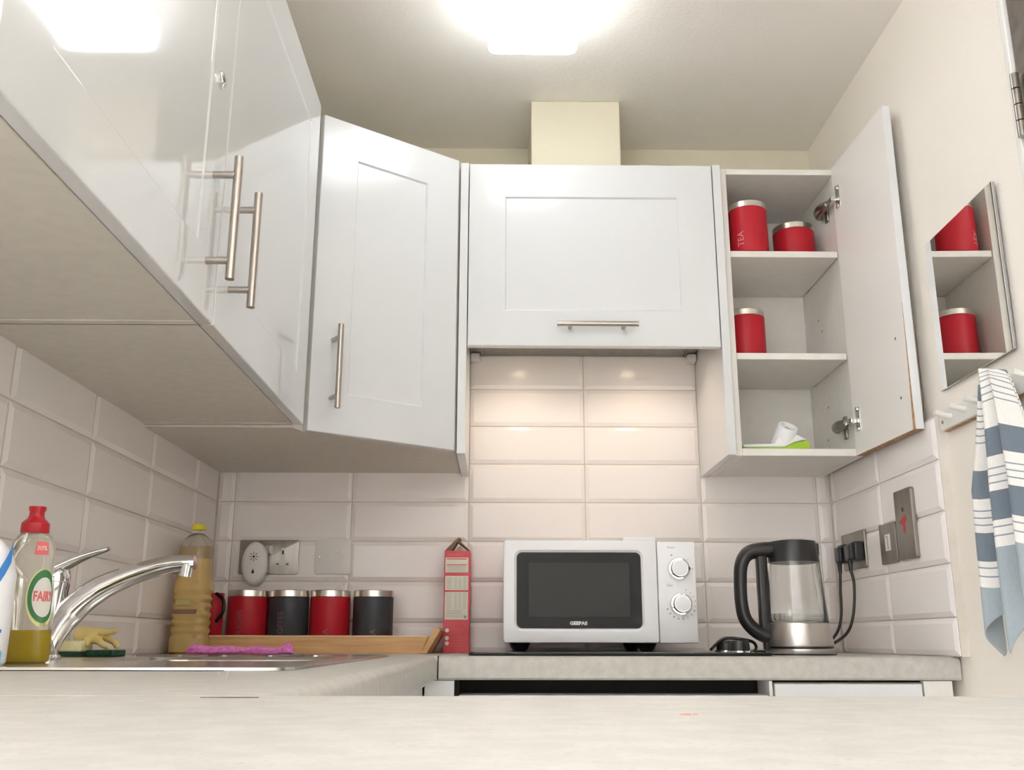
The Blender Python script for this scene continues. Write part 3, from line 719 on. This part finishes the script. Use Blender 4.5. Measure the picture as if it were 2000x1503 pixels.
# ------------------------------------------------------------------ red carton
t = thing('food_carton', 'tall narrow red food carton with its top torn open, left of the microwave', 'carton', (-.023, -.062, WT))
cx0, cx1, cy0, cy1, cz = -.0545, .0085, -.100, -.022, WT+.240
bm = new_bm(); b0 = .001
add_box(bm, cx0, cx1, cy0, cy1, WT+.0005, cz, bev=.0006, seg=1); obj('box', bm, 'card', t)
def flat(x0, x1, z0, z1, m, nm, par, y=-.0006, r=.002):
    b = new_bm(); add_prism(b, rrect(x0, x1, z0, z1, r, 4), cy0+y, cy0+y+.0004, 'y'); return obj(nm, b, m, par)
wdt = cx1-cx0; fx = lambda k: cx0+wdt*k
p1 = flat(fx(.045), fx(.93), cz-.052, cz-.016, 'cream2', 'info_panel', t)
p2 = flat(fx(.045), fx(.93), cz-.094, cz-.060, 'cream2', 'info_panel', t)
p3 = flat(fx(.045), fx(.93), cz-.163, cz-.098, 'cream2', 'info_panel', t)
for zz in (.0185, .0325): flat(fx(.09), fx(.87), cz-zz-.0022, cz-zz, 'card', 'heading_bar', p1, y=-.0010, r=.0008)
def lines(par, z1, z0, n, x0=.10, x1=.85, cols=False):
    b = new_bm()
    for k in range(n):
        z = z1-(z1-z0)*(k+.5)/n; e = x1-random.random()*.12
        if cols:
            for c0, c1 in ((.10, .30), (.40, .50), (.57, .66), (.74, .86)): add_box(b, fx(c0), fx(c1), cy0-.0012, cy0-.0009, z-.0004, z+.0004)
        else: add_box(b, fx(x0), fx(e), cy0-.0012, cy0-.0009, z-.0004, z+.0004)
    return obj('small_print', b, 'dot' if par is not t else 'redlab', par)
lines(p1, cz-.036, cz-.050, 4); lines(p2, cz-.063, cz-.092, 8, cols=True); lines(p3, cz-.101, cz-.138, 10, cols=True); lines(p3, cz-.140, cz-.158, 5, x1=.80)
b = new_bm(); add_cyl(b, (fx(.83), cy0-.0013, cz-.157), (fx(.83), cy0-.0006, cz-.157), .0038, seg=16); obj('recycling_mark', b, 'dot', p3)
for zz in (.188, .206, .218):
    b = new_bm(); add_cyl(b, (fx(.15), cy0-.0008, cz-zz), (fx(.15), cy0, cz-zz), .0048, seg=20); obj('bullet_dot', b, 'whitelab', t)
b = new_bm()
for k, zz in enumerate((.184, .188, .195, .202, .206, .211, .218, .223)): add_box(b, fx(.27), fx(.62+.28*random.random()), cy0-.0008, cy0-.0002, cz-zz-.0004, cz-zz+.0004)
obj('small_print', b, 'redlab', t)
b = new_bm(); add_box(b, fx(.12), fx(.72), cy0-.0008, cy0-.0002, cz-.0115, cz-.0075); obj('title_strip', b, 'redlab', t)
# torn flaps meeting above the open top
b = new_bm(); add_prism(b, [(fx(.0), cz), (fx(.26), cz), (fx(.50), cz+.0235), (fx(.62), cz+.0300), (fx(.55), cz+.0330), (fx(.42), cz+.0270)], cy0+.001, cy0+.060, 'y'); obj('flap', b, 'cardd', t, label='torn brown flap')
b = new_bm(); add_prism(b, [(fx(1.), cz), (fx(.97), cz), (fx(.52), cz+.0215), (fx(.50), cz+.0250), (fx(.60), cz+.0240)], cy0+.004, cy0+.060, 'y'); obj('flap', b, 'cardd', t, label='torn brown flap')
b = new_bm(); add_prism(b, [(fx(.28), cz), (fx(.93), cz), (fx(.55), cz+.0190)], cy1-.002, cy1-.001, 'y'); obj('inner_flap', b, 'cream2', t)

# ------------------------------------------------------------------ hob
t = thing('hob', 'black glass hob let into the back worktop, under the microwave', 'hob', (.32, -.3, WT))
bm = new_bm(); add_prism(bm, rrect(.020, .612, -.552, -.045, .012), WT+.0002, WT+.0060, 'z', bev=.0015); obj('glass_plate', bm, 'blackg', t, 40)
for y, dx in ((-.30, 0), (-.42, 0)):
    k = obj('knob', add_lathe(new_bm(), [(.0215, .0095), (.0210, .022), (.0195, .0285), (.017, .030)], (.5765, y, WT)), 'black', t, 40)
    obj('knob_ring', add_lathe(new_bm(), [(.0255, .0060), (.0250, .0085), (.0225, .0095)], (.5765, y, WT)), 'chrome', k, 40)

# ------------------------------------------------------------------ microwave
MY = -.36; x0, x1, z0, z1 = .0882, .5060, .930, 1.1462
t = thing('microwave', 'white countertop microwave with two chrome dials, standing on the hob', 'microwave', (.297, -.2, WT+.006))
bm = new_bm(); add_box(bm, x0+.002, x1-.002, MY+.022, -.035, z0+.002, z1-.003, bev=.004)
obj('casing', bm, 'whitep', t, 40)
xs = .4225
door = new_bm(); wx0, wx1, wz0, wz1 = .1165, .3870, .9595, 1.1208
def fr(i, y, r, X0=x0, X1=xs-.001, Z0=z0, Z1=z1): return [(a, y, b) for a, b in rrect(X0+i, X1-i, Z0+i, Z1-i, r, 6)]
rings = [fr(0, MY+.021, .006), fr(0, MY+.003, .006), fr(.0008, MY+.0008, .006), fr(.003, MY, .006),
         [(a, MY, b) for a, b in rrect(wx0-.005, wx1+.005, wz0-.005, wz1+.005, .016, 6)], [(a, MY+.004, b) for a, b in rrect(wx0, wx1, wz0, wz1, .012, 6)]]
add_rings(door, rings); dd_ = obj('door', door, 'whitep', t, 30)
bm = new_bm(); add_prism(bm, rrect(wx0+.0004, wx1-.0004, wz0+.0004, wz1-.0004, .012), MY+.0022, MY+.0039, 'y'); gl = obj('glass_frame', bm, 'blackg', dd_)
bm = new_bm(); add_prism(bm, rrect(.1432, .3610, .9838, 1.0985, .004), MY+.0016, MY+.0021, 'y'); obj('window', bm, 'window', dd_)
tb = text_bm('GEEPAS', .0098, .0002, bold=.0005); tb.transform(Matrix.Translation((.2495, MY+.0016, .9702)) @ Matrix.Rotation(PI/2, 4, 'X') @ Matrix.Diagonal((1.12, 1, 1, 1))); obj('lettering', tb, 'sticker', dd_)
obj('top_grip', box_bm(.349, .4215, MY+.001, MY+.020, z1-.004, z1+.0078, bev=.004), 'whitep', dd_, 40)
bm = new_bm(); add_box(bm, xs+.0006, x1, MY+.002, MY+.021, z0-.0006, z1-.002, bev=.003); cp = obj('control_panel', bm, 'whitep', t, 40)
for kz, kx, pa in ((1.0858, .4690, 0.), (1.0110, .4712, PI/2)):
    b = new_bm(); add_lathe(b, [(.0243, 0), (.0243, .006), (.0225, .009), (.0190, .0095), (.0180, .012), (.0172, .0195)]); b.transform(Matrix.Translation((kx, MY+.002, kz)) @ Matrix.Rotation(PI/2, 4, 'X'))
    k = obj('dial', b, 'chrome', cp, 35)
    b = new_bm(); add_lathe(b, [(.0168, .0185), (.0165, .0203), (.013, .0208)]); b.transform(Matrix.Translation((kx, MY+.002, kz)) @ Matrix.Rotation(PI/2, 4, 'X')); obj('dial_cap', b, 'whitep', k, 35)
    b = new_bm(); c_, s_ = math.cos(pa)*.0195, math.sin(pa)*.0195; add_cyl(b, (kx+c_, MY-.0080, kz+s_), (kx+c_, MY-.0098, kz+s_), .0042, seg=16); obj('dial_pointer', b, 'black' if pa == 0 else 'whitep', k)
def dot(px, pz, w=.0018, h=.0014): obj('dial_mark', box_bm(px-w, px+w, MY+.0014, MY+.0021, pz-h, pz+h), 'dot', cp)
for k in range(13):
    a = math.radians(205+k*(-25) if False else 200+k*19.); dot(.4712+.0315*math.cos(a), 1.011+.0315*math.sin(a), .0017 if k < 8 else .0008, .0013)
dot(.4545, 1.1150); dot(.4990, 1.0858, .0012, .0006); dot(.4900, 1.106, .001, .0006)
for tx, tz, w_ in (('Power', 1.1315, .4540), ('Time', 1.0500, .4480)):
    tb = text_bm(tx, .0062, .0001); tb.transform(Matrix.Translation((w_, MY+.0018, tz)) @ Matrix.Rotation(PI/2, 4, 'X')); obj('lettering', tb, 'dot', cp)
for fx_ in (.125, .400):
    for fy in (MY+.045, -.07):
        obj('foot', add_lathe(new_bm(), [(.012, 0), (.016, .004), (.022, .0175)], (fx_, fy, WT+.0062)), 'black', t, 40)

# ------------------------------------------------------------------ kettle
KX, KY = .712, -.395
t = thing('kettle', 'glass kettle with black lid and handle on a steel base, right end of the worktop', 'kettle', (KX, KY, WT))
kb = WT
obj('power_base', add_lathe(new_bm(), [(.068, 0), (.0715, .001), (.0715, .0025)], (KX, KY, kb), seg=64), 'black', t, 40)
obj('base_ring', add_lathe(new_bm(), [(.0705, .0026), (.0715, .004), (.0710, .0125), (.0690, .0138)], (KX, KY, kb), seg=64), 'brushed', t, 40)
obj('seal_ring', add_lathe(new_bm(), [(.0665, .0138), (.0665, .0172)], (KX, KY, kb), seg=64), 'black', t)
BXk = KX-.003
obj('steel_body', add_lathe(new_bm(), [(.0700, .0173), (.0705, .019), (.0650, .0640), (.0625, .0652)], (BXk, KY, kb), seg=64), 'brushed', t, 40)
gi = [(.0610, .066), (.0505, .190)]
bm = new_bm(); add_lathe(bm, [(.0635, .0655), (.0530, .191), (.0505, .191), (.0608, .0685)], (BXk, KY, kb), seg=64, capt=True, capb=True)
bmesh.ops.delete(bm, geom=[f for f in bm.faces if len(f.verts) > 4], context='FACES')
R0 = [v for v in bm.verts]
n_ = 64; bm.verts.ensure_lookup_table()
for i in range(n_):
    j = (i+1) % n_; bm.faces.new((bm.verts[3*n_+i], bm.verts[3*n_+j], bm.verts[j], bm.verts[i]))
obj('glass_jug', bm, 'glass', t, 40)
obj('water', add_lathe(new_bm(), [(.0600, .0692), (.0588, .0840), (.0575, .0842)], (BXk, KY, kb), seg=64), 'water', t, 40)
bm = new_bm(); add_lathe(bm, [(.0540, .1905), (.0535, .196), (.0505, .226), (.0480, .2345), (.030, .2375)], (BXk, KY, kb), seg=64)
add_prism(bm, [(BXk+.030, KY-.018), (BXk+.0555, KY-.006), (BXk+.0555, KY+.006), (BXk+.030, KY+.018)], kb+.205, kb+.2315, 'z', bev=.002)
obj('lid', bm, 'black', t, 40)
bm = new_bm(); 
add_tube(bm, [(BXk-.030, KY, kb+.2180), (BXk-.066, KY, kb+.2170), (BXk-.096, KY, kb+.2100), (BXk-.112, KY, kb+.187), (BXk-.1165, KY, kb+.150), (BXk-.1165, KY, kb+.105), (BXk-.110, KY, kb+.073), (BXk-.090, KY, kb+.049), (BXk-.062, KY, kb+.036)],
         [.0170, .0165, .0155, .0140, .0135, .0135, .0140, .0145, .0165], seg=18, up=(0, 1, 0), flat=1.25)
add_box(bm, BXk-.0800, BXk-.0585, KY-.012, KY+.012, kb+.030, kb+.215, bev=.004)
add_box(bm, BXk-.074, BXk-.058, KY-.010, KY+.010, kb+.010, kb+.045, bev=.003)
obj('handle', bm, 'black', t, 50)
bm = new_bm(); add_prism(bm, [(BXk-.110, kb+.2175), (BXk-.090, kb+.2290), (BXk-.087, kb+.2270), (BXk-.107, kb+.2150)], KY-.008, KY+.008, 'y', bev=.001); obj('lid_button', bm, 'black', t)
# cables and plugs
def plug(y, label, cable, lab2, zc=1.140, px=.934):
    p = thing('power_plug', label, 'plug', (px-.006, y, zc), 0, 'black mains plugs on the right wall')
    bm = new_bm(); add_box(bm, px-.030, px-.0065, y-.024, y+.024, zc-.024, zc+.020, bev=.004); add_box(bm, px-.040, px-.026, y-.018, y+.018, zc-.024, zc+.014, bev=.005)
    add_cyl(bm, (px-.034, y, zc-.018), (px-.034, y, zc-.048), .0062, .0042)
    obj('plug_body', bm, 'black', p, 50)
    bm = new_bm(); add_tube(bm, cable, .0034, seg=10, sm=8); obj('cable', bm, 'black', p, 60)
    return p
plug(-.203, 'black mains plug nearer the steel switch plates, its lead running down behind the kettle', [(.900, -.203, 1.094), (.904, -.205, 1.060), (.894, -.215, 1.00), (.872, -.235, .958), (.840, -.245, .934), (.800, -.24, .917), (.760, -.22, .9105)], '')
plug(-.130, 'black mains plug in the half of the socket nearest the corner', [(.900, -.130, 1.094), (.896, -.133, 1.050), (.890, -.14, .99), (.868, -.155, .948), (.825, -.17, .922), (.76, -.15, .912), (.69, -.09, .910), (.635, -.030, .910)], '')
o = obj('cable', add_tube(new_bm(), [(.530, -.36, .9165), (.545, -.345, .927), (.566, -.340, .9395), (.600, -.345, .938), (.626, -.345, .931), (.634, -.325, .916), (.640, -.20, .9105), (.640, -.08, .9105)], .0034, seg=10, up=(0, 1, 0), flat=.8), 'black', smooth=60)
tag(o, 'short black cable arching over the hob knobs towards the kettle', 'cable')

# ------------------------------------------------------------------ electrical plates
def thickplate(axis, a0, a1, z0, z1, face, depth, m, parent, nm='plate', r=.005):
    bm = new_bm()
    if axis == 'y': add_prism(bm, rrect(a0, a1, z0, z1, r), face-depth, face, 'y', bev=.0012)
    else: add_prism(bm, rrect(a0, a1, z0, z1, r), face-depth, face, 'x', bev=.0012)
    return obj(nm, bm, m, parent, 40)
FB = -.0050
t = thing('wall_socket', 'steel double socket on the back wall, left half behind the white plug-in', 'socket', (-.502, 0, 1.136))
thickplate('y', -.577, -.427, 1.094, 1.180, FB, .0045, 'steel', t)
for xx in (-.536, -.468):
    b = new_bm(); add_prism(b, [(xx-.016+.014, 1.158), (xx+.016+.002, 1.158), (xx+.020, 1.124), (xx+.020, 1.115), (xx-.016, 1.115), (xx-.016, 1.124)] if False else [(xx-.004, 1.160), (xx+.006, 1.160), (xx+.008, 1.130), (xx+.019, 1.124), (xx+.019, 1.115), (xx-.017, 1.115), (xx-.017, 1.124), (xx-.006, 1.130)], FB-.0053, FB-.004, 'y'); ins = obj('insert', b, 'whitem', t)
    b = new_bm(); add_box(b, xx-.0015, xx+.0035, FB-.0058, FB-.005, 1.144, 1.154); add_box(b, xx-.014, xx-.008, FB-.0058, FB-.005, 1.118, 1.1215); add_box(b, xx+.010, xx+.016, FB-.0058, FB-.005, 1.118, 1.1215); obj('socket_hole', b, 'black', ins)
for xx in (-.512, -.499):
    obj('switch', box_bm(xx-.0052, xx+.0052, FB-.0075, FB-.004, 1.143, 1.166, bev=.001), 'dkmetal', t)
t = thing('air_freshener', 'white oval plug-in unit with radiating slots, in the socket above the red canister', 'air freshener', (-.528, -.03, 1.11))
ex, ez = -.531, 1.1185
def el(rx, rz, y, n=48): return [(ex+rx*math.cos(2*PI*k/n), y, ez+rz*math.sin(2*PI*k/n)) for k in range(n)]
bm = new_bm(); add_rings(bm, [el(.0285, .050, -.0105), el(.0325, .0545, -.016), el(.0325, .0545, -.034), el(.029, .051, -.042), el(.021, .042, -.0455)]); obj('shell', bm, 'whitem', t, 45)
bm = new_bm(); cz_ = ez+.017
for k in range(8):
    a = k*PI/4; b = bmesh.new(); bmesh.ops.create_cube(b, size=1); b.transform(Matrix.Translation((ex+.0085*math.cos(a), -.0452, cz_+.0085*math.sin(a))) @ Matrix.Rotation(-a, 4, 'Y') @ Matrix.Diagonal((.006, .002, .0014, 1))); merge(bm, b)
add_cyl(bm, (ex, -.0445, cz_), (ex, -.0464, cz_), .0030, seg=12)
add_lathe(bm, [(.0004, 0), (.0032, .001), (.0034, .0015)], (0, 0, 0), seg=12) if False else None
add_prism(bm, [(ex, ez-.0120), (ex+.0033, ez-.0210), (ex+.0022, ez-.0240), (ex-.0022, ez-.0240), (ex-.0033, ez-.0210)], -.0462, -.0448, 'y')
obj('slot', bm, 'black', t)
bm = new_bm()
for k in range(11): add_box(bm, ex+.0300, ex+.0332, -.0345, -.020, ez-.026+k*.0052, ez-.0245+k*.0052)
obj('side_vent', bm, 'dot', t)
t = thing('fused_spur', 'pale square fused switch plate on the back wall, above the canisters', 'switch', (-.341, 0, 1.138))
thickplate('y', -.386, -.296, 1.095, 1.182, FB, .005, 'whitem', t)
for xx in (-.374, -.309): obj('screw', add_cyl(new_bm(), (xx, FB-.0062, 1.139), (xx, FB-.0045, 1.139), .0030, seg=14), 'dkmetal', t)
obj('fuse_holder', box_bm(-.336, -.318, FB-.0065, FB-.0045, 1.147, 1.160, bev=.0008), 'whitem', t)
FR = .9335
t = thing('wall_socket', 'steel double socket on the right wall with two black plugs in it', 'socket', (FR, -.154, 1.144))
thickplate('x', -.230, -.078, 1.100, 1.187, FR, .006, 'steel', t)
t = thing('fused_spur', 'small steel plate with a white sticker, between the plugs and the tall plate', 'switch', (FR, -.366, 1.14))
thickplate('x', -.411, -.322, 1.097, 1.184, FR, .006, 'steel', t)
b = new_bm(); X_ = FR-.0068
add_box(b, X_, X_+.0006, -.382, -.354, 1.125, 1.160); st = obj('sticker', b, 'sticker', t)
b = new_bm(); add_prism(b, [(-.371, 1.127), (-.367, 1.127), (-.366, 1.153), (-.360, 1.155), (-.360, 1.157), (-.370, 1.157)], X_-.0004, X_, 'x'); obj('sticker_mark', b, 'dot', st)
t = thing('cooker_switch', 'tall steel switch plate with a smeared red mark on the right wall tiles', 'switch', (FR, -.47, 1.17))
thickplate('x', -.514, -.427, 1.098, 1.243, FR, .009, 'steel', t)
b = new_bm(); X_ = FR-.0094
add_prism(b, [(-.448, 1.178), (-.462, 1.182), (-.480, 1.190), (-.4835, 1.180), (-.474, 1.172), (-.474, 1.158), (-.470, 1.151), (-.465, 1.157), (-.464, 1.170), (-.452, 1.174)], X_-.0003, X_+.0004, 'x'); obj('red_mark', b, 'redpaint', t)
obj('indicator', add_box(new_bm(), X_-.0004, X_+.0005, -.4715, -.4655, 1.197, 1.205), 'black', t)

# ------------------------------------------------------------------ mirror, hook rail, towel
t = thing('wall_mirror', 'frameless square mirror tile on the right wall above the hook rail', 'mirror', (WR-.0035, -.797, 1.563), -.02)
bm = new_bm(); add_box(bm, -.0042, -.0001, -.144, .144, -.152, .1545); obj('backing', bm, 'dot', t, local=True)
bm = new_bm(); add_box(bm, -.0060, -.0043, -.145, .145, -.153, .1555, bev=.0006, seg=1); obj('mirror_glass', bm, 'mirror', t, local=True)
t = thing('hook_rail', 'white wooden peg rail on the right wall below the mirror', 'hook rail', (WR, -.9, 1.346))
obj('rail', box_bm(WR-.016, WR-.0002, -1.03, -.650, 1.330, 1.366, bev=.002), 'trim', t)
for k in range(6):
    y = -.700-k*.058; bm = new_bm(); add_tube(bm, [(WR-.015, y, 1.349), (WR-.030, y, 1.352), (WR-.046, y, 1.357)], [.0056, .0050, .0060], seg=14, sm=4); obj('peg', bm, 'trim', t, 50)
obj('screw', add_cyl(new_bm(), (WR-.0172, -.664, 1.345), (WR-.0155, -.664, 1.345), .0034, seg=14), 'dkmetal', t)
obj('shadow_gap', box_bm(WR-.010, WR-.0002, -1.028, -.652, 1.3285, 1.3299), 'chip', t)  # brown strip standing in for the shadow under the rail

bm = new_bm(); uvl = bm.loops.layers.uv.new('UVMap')
NU, NV = 96, 110; grid = []; UVs = {}
yc, ztop = -.953, 1.372
def towel_pt(u, v):
    # u 0..1 across (far edge to near edge), v distance down the cloth in metres
    L = .455
    k = min(1., v/.20); sp = .030+.105*k**.8
    side = -1 if u < .5 else 1
    uu = (u-.5)*2
    y = yc+.014-(.075*k+.025)*uu*1.05
    fold = math.cos(uu*PI*3.2+.5)*(.006+.011*k)+.006*math.sin(uu*11+v*6)*k
    x = WR-.046-.012*k-fold-.022*(1-k)*(1-abs(uu)**2)
    # deep valley between the two hanging halves
    x += .024*math.exp(-((uu+.25)/.11)**2)*k
    z = ztop-v*(1-.02*abs(uu))+.018*(1-k)*0
    if v < .03: t_ = v/.03; z = ztop+.004-.010*abs(uu)-v*.6; 
    else: z = ztop+.004-.010*abs(uu)-.018-(v-.03)
    # hem runs to two low corners, one on each half
    return x, y, z
def hem(u):
    uu = (u-.5)*2
    if uu < -.25: return .372+.088*max(0, 1-abs(uu+.90)/.55)
    return .365+.098*max(0, 1-abs(uu+.04)/.34)+.05*max(0, uu-.3)
for j in range(NV+1):
    row = []
    for i in range(NU+1):
        u = i/NU; v = hem(u)*j/NV*1.02
        x, y, z = towel_pt(u, v)
        bv = bm.verts.new((x, y, z)); uu = (u-.5)*2
        off = (0 if uu < -.25 else .045)+.025*max(0, .3-abs(uu+.25))
        UVs[bv] = (u*.4, max(0, v+off+.012*math.sin(uu*4)-.005)); row.append(bv)
    grid.append(row)
for j in range(NV):
    for i in range(NU):
        f = bm.faces.new((grid[j][i], grid[j][i+1], grid[j+1][i+1], grid[j+1][i]))
        for lp in f.loops: lp[uvl].uv = UVs[lp.vert]
o = obj('towel', bm, 'towel', smooth=80)
md = o.modifiers.new('thick', 'SOLIDIFY'); md.thickness = .0022; md.offset = 0
tag(o, 'blue and white striped tea towel hanging from the peg rail', 'towel')
